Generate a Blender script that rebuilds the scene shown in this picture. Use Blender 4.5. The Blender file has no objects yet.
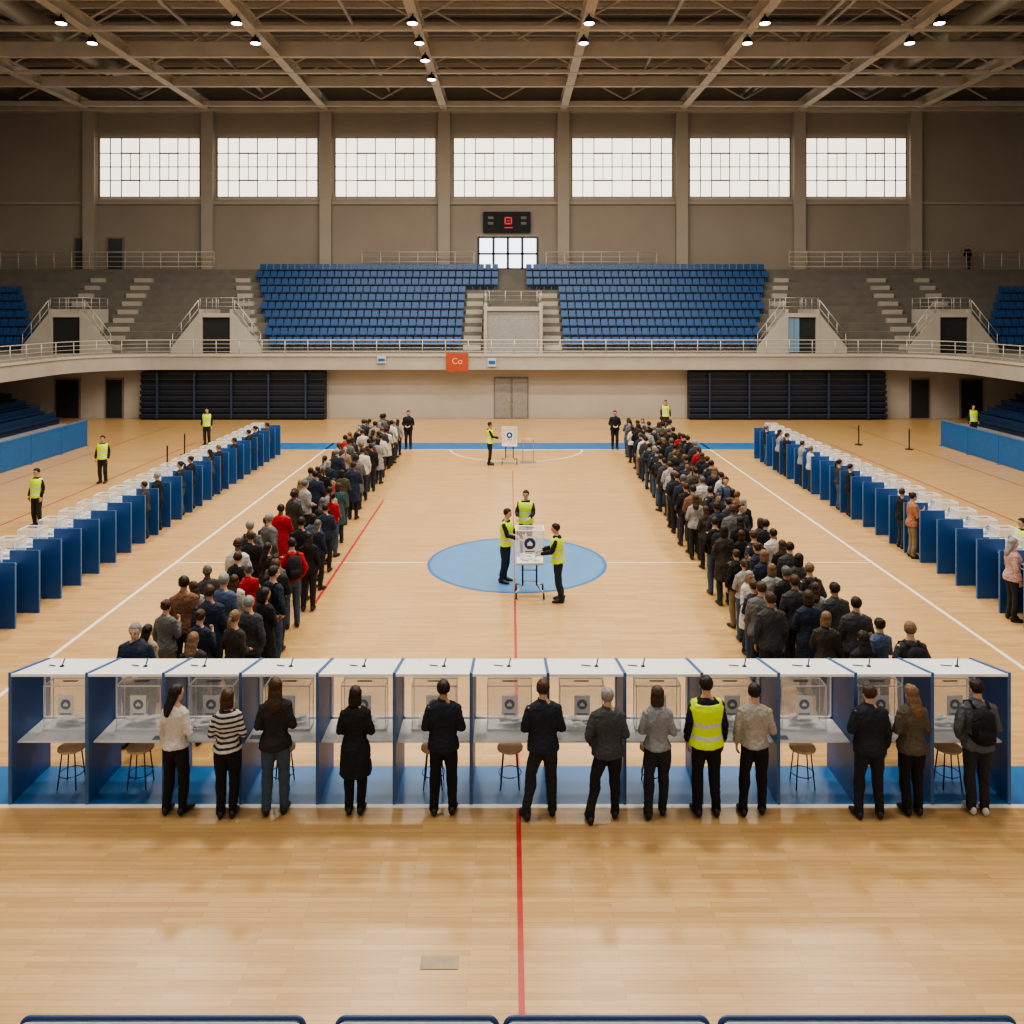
import bpy, bmesh, math, random
import numpy as np
from mathutils import Vector, Matrix, noise
R = random.Random(23)
SC = bpy.context.scene
COL = SC.collection
V = Vector

# ------------------------------------------------------------------ materials
def _base(name):
    m = bpy.data.materials.new(name); m.use_nodes = True
    nt = m.node_tree; b = nt.nodes['Principled BSDF']
    return m, nt, b
def mat(name, col, rough=.6, metal=0., var=.12, scale=8., bump=0., emit=None, es=1., alpha=1., coat=0., spec=.5):
    m, nt, b = _base(name)
    b.inputs['Roughness'].default_value = rough
    b.inputs['Metallic'].default_value = metal
    b.inputs['Specular IOR Level'].default_value = spec
    b.inputs['Coat Weight'].default_value = coat
    b.inputs['Alpha'].default_value = alpha
    tc = nt.nodes.new('ShaderNodeTexCoord'); n = nt.nodes.new('ShaderNodeTexNoise')
    n.inputs['Scale'].default_value = scale; n.inputs['Detail'].default_value = 4
    nt.links.new(tc.outputs['Object'], n.inputs['Vector'])
    r = nt.nodes.new('ShaderNodeValToRGB')
    r.color_ramp.elements[0].position = .3; r.color_ramp.elements[1].position = .7
    r.color_ramp.elements[0].color = (*[c*(1-var) for c in col], 1)
    r.color_ramp.elements[1].color = (*[min(1, c*(1+var)) for c in col], 1)
    nt.links.new(n.outputs['Fac'], r.inputs['Fac']); nt.links.new(r.outputs['Color'], b.inputs['Base Color'])
    if bump:
        bp = nt.nodes.new('ShaderNodeBump'); bp.inputs['Strength'].default_value = bump; bp.inputs['Distance'].default_value = .02
        nt.links.new(n.outputs['Fac'], bp.inputs['Height']); nt.links.new(bp.outputs['Normal'], b.inputs['Normal'])
    if emit:
        b.inputs['Emission Color'].default_value = (*emit, 1); b.inputs['Emission Strength'].default_value = es
    return m
def objmat(name, rough=.8, scale=30, var=.1, kind=None, bump=0.):
    m, nt, b = _base(name)
    b.inputs['Roughness'].default_value = rough
    b.inputs['Specular IOR Level'].default_value = .25
    oi = nt.nodes.new('ShaderNodeObjectInfo'); tc = nt.nodes.new('ShaderNodeTexCoord')
    n = nt.nodes.new('ShaderNodeTexNoise'); n.inputs['Scale'].default_value = scale
    nt.links.new(tc.outputs['Object'], n.inputs['Vector'])
    mr = nt.nodes.new('ShaderNodeMapRange'); mr.inputs['From Min'].default_value = .3; mr.inputs['From Max'].default_value = .7
    mr.inputs['To Min'].default_value = 1-var; mr.inputs['To Max'].default_value = 1+var
    nt.links.new(n.outputs['Fac'], mr.inputs['Value'])
    vm = nt.nodes.new('ShaderNodeVectorMath'); vm.operation = 'SCALE'
    nt.links.new(oi.outputs['Color'], vm.inputs[0]); nt.links.new(mr.outputs['Result'], vm.inputs['Scale'])
    out = vm.outputs[0]
    if bump:
        n2 = nt.nodes.new('ShaderNodeTexNoise'); n2.inputs['Scale'].default_value = 12; n2.inputs['Detail'].default_value = 3; n2.inputs['Distortion'].default_value = 1.4
        nt.links.new(tc.outputs['Object'], n2.inputs['Vector'])
        bp = nt.nodes.new('ShaderNodeBump'); bp.inputs['Strength'].default_value = bump; bp.inputs['Distance'].default_value = .04
        nt.links.new(n2.outputs['Fac'], bp.inputs['Height']); nt.links.new(bp.outputs['Normal'], b.inputs['Normal'])
    if kind:
        sx = nt.nodes.new('ShaderNodeSeparateXYZ'); nt.links.new(tc.outputs['Object'], sx.inputs[0])
        mo = nt.nodes.new('ShaderNodeMath')
        if kind == 'stripe':
            mo.operation = 'PINGPONG'; mo.inputs[1].default_value = .034
            nt.links.new(sx.outputs['Z'], mo.inputs[0])
            cmp = nt.nodes.new('ShaderNodeMath'); cmp.operation = 'GREATER_THAN'; cmp.inputs[1].default_value = .019
            nt.links.new(mo.outputs[0], cmp.inputs[0]); dark = (.03, .03, .032, 1)
            last = cmp.outputs[0]
        else:
            bands = []
            for z0 in (1.01, 1.16):
                c1 = nt.nodes.new('ShaderNodeMath'); c1.operation = 'COMPARE'; c1.inputs[1].default_value = z0; c1.inputs[2].default_value = .025
                nt.links.new(sx.outputs['Z'], c1.inputs[0]); bands.append(c1)
            ad = nt.nodes.new('ShaderNodeMath'); ad.operation = 'MAXIMUM'
            nt.links.new(bands[0].outputs[0], ad.inputs[0]); nt.links.new(bands[1].outputs[0], ad.inputs[1])
            last = ad.outputs[0]; dark = (.55, .56, .55, 1)
        mx = nt.nodes.new('ShaderNodeMix'); mx.data_type = 'RGBA'
        nt.links.new(last, mx.inputs[0]); nt.links.new(out, mx.inputs[6]); mx.inputs[7].default_value = dark
        out = mx.outputs[2]
    nt.links.new(out, b.inputs['Base Color'])
    return m

CLOTH = objmat('cloth', bump=.7); STRIPE = objmat('striped_knit', kind='stripe'); VEST = objmat('hivis_fabric', kind='vest', rough=.6, var=.05, bump=.3)
HAIR = objmat('hair_strands', rough=.5, scale=60, var=.4, bump=.5); SKINO = objmat('skin', rough=.5, scale=12, var=.06)
EYE = mat('eye_dark', (.02, .015, .01), .3); LIP = mat('lips', (.35, .12, .1), .5)
SHOE = mat('shoe_leather', (.02, .018, .018), .5); SOLE = mat('shoe_white', (.6, .58, .55), .6)
SKINS = [mat('skin_light', (.5, .3, .2), .5, var=.05), mat('skin_tan', (.36, .2, .125), .5, var=.05), mat('skin_brown', (.16, .085, .05), .5, var=.05)]
TROUS = [mat('trouser_black', (.014, .014, .016), .85), mat('trouser_navy', (.02, .028, .045), .85), mat('trouser_denim', (.045, .075, .13), .85), mat('trouser_khaki', (.2, .15, .095), .85)]
BLUE = mat('blue_panel', (.018, .08, .26), .45, var=.06, scale=3); BLUEB = mat('blue_side_panel', (.014, .075, .26), .45, var=.06, scale=3)
BLUEDK = mat('blue_padding', (.012, .045, .15), .4, var=.08, scale=3)
WHITE = mat('white_laminate', (.86, .86, .86), .4, var=.02); GREYW = mat('grey_laminate', (.5, .52, .54), .45, var=.05)
EDGE = mat('panel_edge', (.05, .12, .28), .5); HILITE = mat('pale_highlight', (.6, .65, .72), .5)
METAL = mat('steel', (.5, .5, .5), .35, .9, var=.05); DARKM = mat('dark_metal', (.03, .03, .033), .45, .6)
RAILM = mat('painted_rail', (.5, .48, .44), .45, .3, var=.05)
CLEAR = mat('clear_acrylic', (.92, .94, .96), .06, var=.01, alpha=.12, spec=.7)
FROST = mat('frosted_acrylic', (.92, .93, .95), .35, var=.02, alpha=.78)
PAPER = mat('paper', (.8, .82, .84), .8, var=.04); EMBLEM = mat('emblem_blue', (.01, .03, .16), .6); EMBG = mat('emblem_grey', (.2, .24, .3), .6)
SEATB = mat('seat_blue', (.012, .070, .215), .42, var=.12)
NAVY = mat('navy_bleacher', (.012, .018, .035), .5); NAVYS = mat('navy_side_seat', (.008, .03, .09), .5)
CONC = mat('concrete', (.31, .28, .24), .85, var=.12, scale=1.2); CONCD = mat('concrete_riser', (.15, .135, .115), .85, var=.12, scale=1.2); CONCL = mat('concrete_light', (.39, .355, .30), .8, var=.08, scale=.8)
WALLM = mat('wall_paint', (.275, .235, .19), .85, var=.06, scale=.3); WALLP = mat('pilaster_paint', (.34, .295, .24), .8, var=.06, scale=.5)
WALLL = mat('lower_wall_paint', (.45, .405, .345), .8, var=.06, scale=.4)
STEELP = mat('roof_steel_paint', (.50, .445, .375), .6, var=.1, scale=.6); ROOFM = mat('roof_deck', (.17, .15, .128), .9, var=.2, scale=.5); PURL = mat('purlin_paint', (.36, .32, .27), .7)
DARKO = mat('dark_opening', (.02, .02, .02), .9); DOORM = mat('door_grey', (.27, .26, .24), .6)
WOODT = mat('stool_wood', (.6, .43, .25), .5)

def floor_mat():
    m, nt, b = _base('maple_floor')
    tc = nt.nodes.new('ShaderNodeTexCoord')
    br = nt.nodes.new('ShaderNodeTexBrick')
    br.inputs['Scale'].default_value = 1.0
    br.inputs['Brick Width'].default_value = 1.1; br.inputs['Row Height'].default_value = .075
    br.inputs['Mortar Size'].default_value = .0018; br.offset = .37
    br.inputs['Color1'].default_value = (.56, .355, .158, 1); br.inputs['Color2'].default_value = (.455, .275, .112, 1)
    br.inputs['Mortar'].default_value = (.26, .15, .06, 1)
    nt.links.new(tc.outputs['Object'], br.inputs['Vector'])
    mp = nt.nodes.new('ShaderNodeMapping'); mp.inputs['Scale'].default_value = (.6, 9, 1)
    nt.links.new(tc.outputs['Object'], mp.inputs['Vector'])
    n = nt.nodes.new('ShaderNodeTexNoise'); n.inputs['Scale'].default_value = 2.2; n.inputs['Detail'].default_value = 6
    nt.links.new(mp.outputs[0], n.inputs['Vector'])
    mr = nt.nodes.new('ShaderNodeMapRange'); mr.inputs['To Min'].default_value = .84; mr.inputs['To Max'].default_value = 1.14
    nt.links.new(n.outputs['Fac'], mr.inputs['Value'])
    vm = nt.nodes.new('ShaderNodeVectorMath'); vm.operation = 'SCALE'
    nt.links.new(br.outputs['Color'], vm.inputs[0]); nt.links.new(mr.outputs[0], vm.inputs['Scale'])
    nt.links.new(vm.outputs[0], b.inputs['Base Color'])
    b.inputs['Roughness'].default_value = .29; b.inputs['Specular IOR Level'].default_value = .46
    return m
FLOORM = floor_mat()

# ------------------------------------------------------------------ mesh accumulator
class MB:
    def __init__(s): s.v = []; s.f = []; s.m = []
    def add(s, vs, fs, mi=0):
        o = len(s.v); s.v += [tuple(v) for v in vs]; s.f += [tuple(i+o for i in f) for f in fs]; s.m += [mi]*len(fs)
        return s
    def box(s, x0, x1, y0, y1, z0, z1, mi=0):
        return s.add([(x0,y0,z0),(x1,y0,z0),(x1,y1,z0),(x0,y1,z0),(x0,y0,z1),(x1,y0,z1),(x1,y1,z1),(x0,y1,z1)],
              [(0,3,2,1),(4,5,6,7),(0,1,5,4),(1,2,6,5),(2,3,7,6),(3,0,4,7)], mi)
    def prism(s, poly, a0, a1, axis='x', mi=0):
        n = len(poly)
        def P(p, a):
            if axis == 'x': return (a, p[0], p[1])
            if axis == 'y': return (p[0], a, p[1])
            return (p[0], p[1], a)
        vs = [P(p, a0) for p in poly]+[P(p, a1) for p in poly]
        fs = [tuple(range(n-1, -1, -1)), tuple(range(n, 2*n))]+[(i, (i+1) % n, n+(i+1) % n, n+i) for i in range(n)]
        return s.add(vs, fs, mi)
    def tube(s, pts, rad, seg=10, mi=0, side=None, caps=True):
        pts = [V(p) for p in pts]; n = len(pts); vs = []
        for i, p in enumerate(pts):
            t = (pts[min(i+1, n-1)]-pts[max(i-1, 0)])
            t = t.normalized() if t.length > 1e-9 else V((0, 0, 1))
            sd = V(side) if side else (V((1, 0, 0)) if abs(t.x) < .85 else V((0, 1, 0)))
            sd = (sd-t*sd.dot(t)).normalized(); up = t.cross(sd)
            r = rad[i] if isinstance(rad, (list, tuple)) else rad
            a, b = r if isinstance(r, (list, tuple)) else (r, r)
            for k in range(seg):
                an = 2*math.pi*k/seg
                vs.append(p+sd*(a*math.cos(an))+up*(b*math.sin(an)))
        fs = [(i*seg+k, i*seg+(k+1) % seg, (i+1)*seg+(k+1) % seg, (i+1)*seg+k) for i in range(n-1) for k in range(seg)]
        if caps: fs += [tuple(range(seg-1, -1, -1)), tuple((n-1)*seg+k for k in range(seg))]
        return s.add(vs, fs, mi)
    def ell(s, c, r, seg=14, rings=9, mi=0, fn=None):
        c = V(c); vs = [c+V((0, 0, r[2]))]
        for i in range(1, rings):
            ph = math.pi*i/rings
            for k in range(seg):
                th = 2*math.pi*k/seg
                vs.append(c+V((r[0]*math.sin(ph)*math.cos(th), r[1]*math.sin(ph)*math.sin(th), r[2]*math.cos(ph))))
        vs.append(c-V((0, 0, r[2])))
        if fn: vs = [fn(v, c) for v in vs]
        fs = [(0, 1+k, 1+(k+1) % seg) for k in range(seg)]
        for i in range(rings-2):
            for k in range(seg):
                fs.append((1+i*seg+k, 1+(i+1)*seg+k, 1+(i+1)*seg+(k+1) % seg, 1+i*seg+(k+1) % seg))
        L = len(vs)-1; b = 1+(rings-2)*seg
        fs += [(b+k, L, b+(k+1) % seg) for k in range(seg)]
        return s.add(vs, fs, mi)
    def mesh(s, name, mats, smooth=False, off=(0, 0, 0)):
        me = bpy.data.meshes.new(name)
        me.from_pydata([(v[0]-off[0], v[1]-off[1], v[2]-off[2]) for v in s.v], [], s.f)
        for m in mats: me.materials.append(m)
        me.polygons.foreach_set('material_index', s.m)
        if smooth: me.polygons.foreach_set('use_smooth', [True]*len(s.f))
        me.update()
        return me
    def build(s, name, mats, origin=None, parent=None, smooth=False, bevel=0):
        if not isinstance(mats, (list, tuple)): mats = [mats]
        if origin is None:
            a = np.array(s.v); mn = a.min(0); mx = a.max(0)
            origin = ((mn[0]+mx[0])/2, (mn[1]+mx[1])/2, mn[2])
        me = s.mesh(name, mats, smooth, origin)
        if bevel:
            bm = bmesh.new(); bm.from_mesh(me)
            bmesh.ops.remove_doubles(bm, verts=bm.verts, dist=1e-5)
            bmesh.ops.bevel(bm, geom=[e for e in bm.edges if len(e.link_faces) == 2 and e.calc_face_angle(0) > .6], offset=bevel, segments=2, affect='EDGES', profile=.5)
            bm.to_mesh(me); bm.free()
        ob = bpy.data.objects.new(name, me)
        COL.objects.link(ob)
        ob.location = V(origin)
        if parent: ob.parent = parent; ob.location = V(origin)-V(parent.location)
        return ob

def tag(o, label, cat, group=None, kind=None):
    o['label'] = label; o['category'] = cat
    if group: o['group'] = group
    if kind: o['kind'] = kind
    return o
def struct(o, label=None):
    o['kind'] = 'structure'
    if label: o['label'] = label
    return o
def empty(name, loc, rot=0):
    e = bpy.data.objects.new(name, None); COL.objects.link(e); e.location = loc; e.rotation_euler = (0, 0, rot); e.empty_display_size = .2
    return e
def dup(o, loc=None, rot=None, parent=None):
    c = o.copy(); COL.objects.link(c)
    if parent: c.parent = parent
    if loc is not None: c.location = loc
    if rot is not None: c.rotation_euler = (0, 0, rot)
    for ch in list(o.children): dup(ch, parent=c)
    return c

# ------------------------------------------------------------------ people
def remesh(mb, voxel, smooth=2, wr=0.):
    me = mb.mesh('tmp', [])
    ob = bpy.data.objects.new('tmp', me); COL.objects.link(ob)
    m = ob.modifiers.new('r', 'REMESH'); m.mode = 'VOXEL'; m.voxel_size = voxel
    s = ob.modifiers.new('s', 'SMOOTH'); s.factor = .5; s.iterations = smooth
    dg = bpy.context.evaluated_depsgraph_get(); dg.update()
    r = bpy.data.meshes.new_from_object(ob.evaluated_get(dg))
    n = len(r.vertices)
    co = np.empty(n*3); r.vertices.foreach_get('co', co); co = co.reshape(n, 3)
    if wr:
        no = np.array([tuple(v.normal) for v in r.vertices])
        d = np.array([noise.noise(V((c[0]*9, c[1]*9, c[2]*6)))*wr+noise.noise(V((c[0]*22, c[1]*22, c[2]*30)))*wr*.45 for c in co])
        co = co+no*d[:, None]
    fs = [tuple(p.vertices) for p in r.polygons]
    bpy.data.objects.remove(ob); bpy.data.meshes.remove(me); bpy.data.meshes.remove(r)
    out = MB(); out.add(co.tolist(), fs, 0)
    return out

ARM = {  # elbow, wrist (for the right side; x mirrored for left), palm normal
 'hang': ((.22, -.03, 1.13), (.225, .05, .89), (-1, 0, 0)),
 'front': ((.235, -.02, 1.12), (.09, .2, 1.06), (0, 0, -1)),
 'fold': ((.245, .02, 1.11), (-.02, .2, 1.13), (0, -1, 0)),
 'up': ((.24, .03, 1.13), (.1, .22, 1.28), (-.5, -1, 0)),
 'reach': ((.225, .1, 1.16), (.16, .36, 1.1), (0, 0, -1)),
 'pocket': ((.26, -.07, 1.12), (.19, .05, .93), (-1, 0, 0)),
}
TM = [(.83,.10,.09,0),(.88,.15,.112,-.012),(.95,.165,.12,-.012),(1.05,.152,.106,0),(1.15,.152,.108,.004),(1.28,.172,.12,0),(1.36,.180,.108,-.01),(1.42,.15,.082,-.015),(1.46,.09,.065,-.015),(1.50,.06,.058,-.01)]
def torso(sex):
    o = []
    for z, rx, ry, y in TM:
        if sex == 'f':
            if z > 1.2: rx *= .87
            elif z > 1.0: rx *= .84; ry *= .9
            else: rx *= 1.03
            if abs(z-1.28) < .02: ry += .015; y += .012
        o.append((z, rx, ry, y))
    return o
def rot_head(p, yaw, pitch):
    M = Matrix.Rotation(yaw, 3, 'Z') @ Matrix.Rotation(-pitch, 3, 'X')
    pv = V((0, -.01, 1.52)); return pv + M @ (V(p)-pv)

def build_person(sex='m', arms=('front', 'front'), feet=((-.1, 0, .12), (.1, 0, -.12)), top='jacket', hair='short',
                 yaw=0., pitch=.12, vest=False, backpack=False, voxel=.012, bulk=1.04):
    T = torso(sex); shx = .165 if sex == 'm' else .142
    hip = .085
    P = {}
    F = [(f if len(f) > 2 else (*f, 0)) for f in feet]
    legs = []
    for sgn, f in zip((-1, 1), F):
        h = V((sgn*hip, -.005, .89)); a = V((f[0], f[1]-.03, .085))
        k = (h+a)/2+V((sgn*.006, .03+.12*abs(f[1]), .02)); legs.append((h, k, a, f, sgn))
    b = MB()
    b.tube([(0, y, z) for z, rx, ry, y in T], [(rx*.93, ry*.9) for z, rx, ry, y in T], 20)
    b.tube([(0, -.02, 1.44), (0, -.012, 1.5), (0, -.005, 1.58)], [.06, .053, .052], 14)
    for h, k, a, f, sgn in legs:
        b.tube([h+V((0, 0, .03)), h-V((0, 0, .1)), k+V((0, 0, .05)), k-V((0, .01, .1)), a+V((0, 0, .08)), a, a-V((0, 0, .05))], [.085, .083, .056, .055, .04, .036, .04], 12)
        d = V((math.sin(-f[2]), math.cos(-f[2]), 0))
        b.tube([a-V((0, 0, .05))-d*.03, a-V((0, 0, .055))+d*.08, a-V((0, 0, .062))+d*.17], [(.032, .03), (.036, .028), (.03, .018)], 10)
    fing = MB(); armdat = []
    for sgn, kind in zip((-1, 1), arms):
        e, w, nrm = ARM[kind]
        e = V((e[0]*sgn, e[1], e[2])); w = V((w[0]*sgn, w[1], w[2])); n = V((nrm[0]*sgn, nrm[1], nrm[2])).normalized()
        if sex == 'f': e.x *= .9; w.x *= .93
        s0 = V((sgn*.09, -.012, 1.395)); s1 = V((sgn*shx, -.012, 1.375))
        if kind == 'fold' and sgn == 1: w = w+V((0, .035, .03))
        armdat.append((s0, s1, e, w))
        b.tube([s0, s1, s1.lerp(e, .5), e, e.lerp(w, .35), w], [.045, .05, .043, .036, .036, .025], 12)
        d = (w-e).normalized()
        if kind == 'pocket': d = V((-sgn*.5, .3, -.8)).normalized()
        if kind == 'hang': d = V((0, .15, -1)).normalized()
        n = (n-d*n.dot(d)).normalized(); wd = d.cross(n).normalized()
        b.tube([w-d*.01, w+d*.03, w+d*.075, w+d*.095], [(.026, .02), (.036, .017), (.04, .015), (.036, .012)], 12, side=wd)
        for j, (o, L) in enumerate(zip((-.03, -.01, .01, .03), (.058, .072, .067, .05))):
            p = w+d*.085+wd*o; dd = d.copy(); pts = [p]; 
            for sg in range(3):
                ang = .28+.22*sg+.05*j
                dd = (dd+n*math.tan(ang)*.8).normalized(); p = p+dd*(L/3)*1.1+wd*o*.06; pts.append(p)
            fing.tube(pts, [.0092, .009, .008, .006], 7)
        ts = 1 if wd.y > 0 or (abs(wd.y) < .3 and wd.x*-sgn > 0) else -1
        p = w+d*.025+wd*.028*ts
        fing.tube([p, p+d*.025+wd*.024*ts+n*.008, p+d*.055+wd*.03*ts+n*.018], [.012, .0105, .008], 7)
    hb = MB()
    hb.ell((0, -.006, 1.634), (.075, .094, .088), 18, 12)
    hb.ell((0, .018, 1.572), (.056, .068, .064), 14, 9)
    hb.tube([(0, .084, 1.628), (0, .1, 1.605), (0, .103, 1.59)], [.009, .013, .014], 8)
    for sg in (-1, 1): hb.ell((sg*.076, -.004, 1.603), (.011, .02, .031), 8, 6)
    hb.v = [tuple(rot_head(p, yaw, pitch)) for p in hb.v]
    b.add(hb.v, hb.f)
    B = remesh(b, voxel, 1)
    B.add(fing.v, fing.f)
    ft = MB()
    for sg in (-1, 1):
        ft.ell((sg*.031, .08, 1.617), (.012, .008, .007), 8, 6, mi=1)
        ft.tube([(sg*.018, .089, 1.637), (sg*.046, .08, 1.636)], [.004, .003], 5, mi=1)
    ft.ell((0, .083, 1.558), (.022, .007, .007), 8, 6, mi=2)
    ft.v = [tuple(rot_head(p, yaw, pitch)) for p in ft.v]
    B.v, o = B.v+ft.v, len(B.v); B.f += [tuple(i+o for i in f) for f in ft.f]; B.m += ft.m
    P['body'] = (B, [SKINO, EYE, LIP])
    t = MB()
    hips = [(z, rx, ry, y) for z, rx, ry, y in T if z < 1.06]
    t.tube([(0, y, z) for z, rx, ry, y in hips], [(rx+.006, ry+.008) for z, rx, ry, y in hips], 18)
    for h, k, a, f, sgn in legs:
        t.tube([h+V((0, 0, .05)), h-V((0, 0, .1)), k+V((0, 0, .05)), k-V((0, .005, .12)), a+V((0, 0, .08)), a-V((0, 0, .03))], [.092*bulk, .096*bulk, .074, .07, .06, .062], 14)
    P['trousers'] = (remesh(t, voxel, 2, .011), [CLOTH])
    s = []
    for h, k, a, f, sgn in legs:
        m = MB(); d = V((math.sin(-f[2]), math.cos(-f[2]), 0)); c = V((a.x, a.y, 0))
        m.tube([c-d*.075+V((0, 0, .05)), c-d*.06+V((0, 0, .055)), c+V((0, 0, .062)), c+d*.08+V((0, 0, .045)), c+d*.15+V((0, 0, .034)), c+d*.2+V((0, 0, .022))],
               [(.022, .04), (.038, .055), (.042, .06), (.047, .045), (.045, .034), (.022, .02)], 14)
        m.v = [(x, y, max(0.0, z)) for x, y, z in m.v]
        s.append(m)
    P['shoe_l'] = (s[0], [SHOE]); P['shoe_r'] = (s[1], [SHOE])
    j = MB(); inf = {'shirt': .012, 'jacket': .02, 'coat': .024}[top]
    lowz = {'shirt': .92, 'jacket': .85, 'coat': .55}[top]
    rings = [(0, z, rx, ry, y) for z, rx, ry, y in T if z > max(lowz, .9) and z < 1.485]
    low = [(0, lowz, .168+inf*.6, .128+inf*.5, -.01), (0, .95, .166+inf*.5, .124+inf*.4, -.01)]
    if top == 'coat': low = [(0, lowz, .195, .16, -.005), (0, .72, .182, .145, -.01), (0, .92, .17, .132, -.01)]
    rings = low+[r for r in rings if r[1] > .97]
    j.tube([(0, r[4], r[1]) for r in rings], [(r[2]*bulk+inf, r[3]*bulk+inf) for r in rings], 22)
    for s0, s1, e, w in armdat:
        wc = w.lerp(e, .04)
        j.tube([s0, s1, s1.lerp(e, .5), e, e.lerp(w, .4), wc], [.055, .052+inf*.8, .048+inf*.7, .044+inf*.6, .042+inf*.5, .033+inf*.5], 14)
    j.tube([(0, -.02, 1.445), (0, -.016, 1.50 if top != 'shirt' else 1.475)], [(.076, .072), (.063, .062)], 14)
    P['top'] = (remesh(j, voxel, 2, .02), [CLOTH])
    if vest:
        q = MB(); rr = [(z, rx, ry, y) for z, rx, ry, y in T if 1.0 < z < 1.45]
        rr = [(.88, .18, .135, -.01)]+rr
        q.tube([(0, y, z) for z, rx, ry, y in rr], [(rx*bulk+inf+.02, ry*bulk+inf+.018) for z, rx, ry, y in rr], 24)
        for s0, s1, e, w in armdat: q.tube([s0, s1+V((0, 0, .004))], [.06, .074], 14)
        P['vest'] = (remesh(q, voxel, 2, .01), [VEST])
    hm = MB()
    def hl(v, c, back=1.565):
        y, z = v.y, v.z
        lim = back+max(0, min(1, (y+.02)/.075))*(1.683-back)
        if z < lim: return c+V(((v.x-c.x)*.8, (v.y-c.y)*.74, (v.z-c.z)*.8))
        nn = noise.noise(v*28)*.01
        return v+(v-c).normalized()*nn
    hm.ell((0, -.014, 1.642), (.087, .103, .097), 26, 18, fn=hl)
    if hair == 'long':
        hm.tube([(0, -.03, 1.64), (0, -.055, 1.57), (0, -.085, 1.49), (0, -.115, 1.42), (0, -.12, 1.34)], [(.08, .06), (.088, .058), (.092, .045), (.085, .036), (.05, .018)], 18, side=(1, 0, 0))
    elif hair == 'bob':
        hm.tube([(0, -.03, 1.64), (0, -.045, 1.57), (0, -.05, 1.5), (0, -.055, 1.475)], [(.084, .066), (.092, .064), (.09, .056), (.07, .04)], 18, side=(1, 0, 0))
    elif hair == 'pony':
        hm.ell((0, -.115, 1.655), (.03, .03, .03), 10, 7)
        hm.tube([(0, -.115, 1.655), (0, -.15, 1.6), (0, -.145, 1.5), (0, -.135, 1.42)], [.02, .03, .026, .01], 10)
    elif hair == 'bun':
        hm.ell((0, -.1, 1.69), (.042, .04, .04), 12, 8)
    elif hair == 'beanie':
        hm.tube([(0, -.012, 1.60), (0, -.012, 1.63)], [(.09, .108), (.088, .106)], 20)
    hm.v = [tuple(rot_head(p, yaw, pitch)) for p in hm.v]
    if hair in ('long', 'bob'): hm = remesh(hm, .011, 2, .008)
    P['hair'] = (hm, [HAIR])
    if backpack:
        k = MB()
        k.tube([(0, -.2, 1.0), (0, -.215, 1.03), (0, -.225, 1.2), (0, -.21, 1.38), (0, -.19, 1.43)], [(.1, .05), (.145, .085), (.15, .09), (.13, .07), (.07, .03)], 18, side=(1, 0, 0))
        k.tube([(0, -.29, 1.04), (0, -.305, 1.1), (0, -.3, 1.2)], [(.09, .02), (.11, .03), (.09, .015)], 14, side=(1, 0, 0))
        for sg in (-1, 1):
            k.tube([(sg*.09, -.15, 1.42), (sg*.1, -.04, 1.47), (sg*.115, .09, 1.41), (sg*.12, .145, 1.28), (sg*.14, .06, 1.1), (sg*.12, -.13, 1.03)], [(.022, .008)]*6, 8)
        P['backpack'] = (k, [CLOTH])
    return P
PARTNAME = {'shoe_l': 'shoe', 'shoe_r': 'shoe', 'top': 'jacket'}
def meshes_of(P):
    return {k: mb.mesh(PARTNAME.get(k, k), mats, True) for k, (mb, mats) in P.items()}
def merged_mesh(P, skin, trou, topmat=CLOTH):
    o = MB(); order = {'body': 0, 'trousers': 3, 'top': 4, 'shoe_l': 5, 'shoe_r': 5}
    for k, base in order.items():
        mb = P[k][0]; off = len(o.v)
        o.v += mb.v; o.f += [tuple(i+off for i in f) for f in mb.f]; o.m += [base+i for i in mb.m]
    return o.mesh('person', [skin, EYE, LIP, trou, topmat, SHOE], True)
def spawn_detail(ms, loc, yaw, sc, label, cols, group=None, topname='jacket', topmat=None, lean=0):
    e = empty('person', loc, yaw); e.scale = (sc,)*3; e.rotation_euler = (-lean, 0, yaw); tag(e, label, 'person', group)
    for k, me in ms.items():
        nm = PARTNAME.get(k, k)
        if k == 'top': nm = topname
        ob = bpy.data.objects.new(nm, me); COL.objects.link(ob); ob.parent = e
        c = cols.get(k, cols.get('shoe', (.02, .02, .02)) if 'shoe' in k else (.05, .05, .05))
        ob.color = (*c, 1)
        if k == 'top' and topmat: me.materials[0] = topmat
        if 'shoe' in k and 'shoe' in cols: me.materials[0] = SOLE
    return e
def spawn_small(mm, hairme, vestme, loc, yaw, sc, label, topc, hairc, group=None, pack=None, packc=(.02, .02, .02)):
    ob = bpy.data.objects.new('person', mm); COL.objects.link(ob)
    ob.location = loc; ob.rotation_euler = (0, 0, yaw); ob.scale = (sc,)*3; ob.color = (*topc, 1); tag(ob, label, 'person', group)
    for nm, me, c in (('hair', hairme, hairc), ('vest', vestme, YEL), ('backpack', pack, packc)):
        if me:
            h = bpy.data.objects.new(nm, me); COL.objects.link(h); h.parent = ob; h.color = (*c, 1)
    return ob
YEL = (.62, .85, .03)
BLK = (.014, .014, .017); CHAR = (.042, .043, .048); NVY = (.02, .028, .05)
SK1 = (.5, .3, .2); SK2 = (.36, .2, .125); SK3 = (.16, .085, .05)
HD = (.018, .011, .008); HB = (.05, .026, .013); HG = (.22, .21, .2); HBL = (.16, .095, .05)

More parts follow.
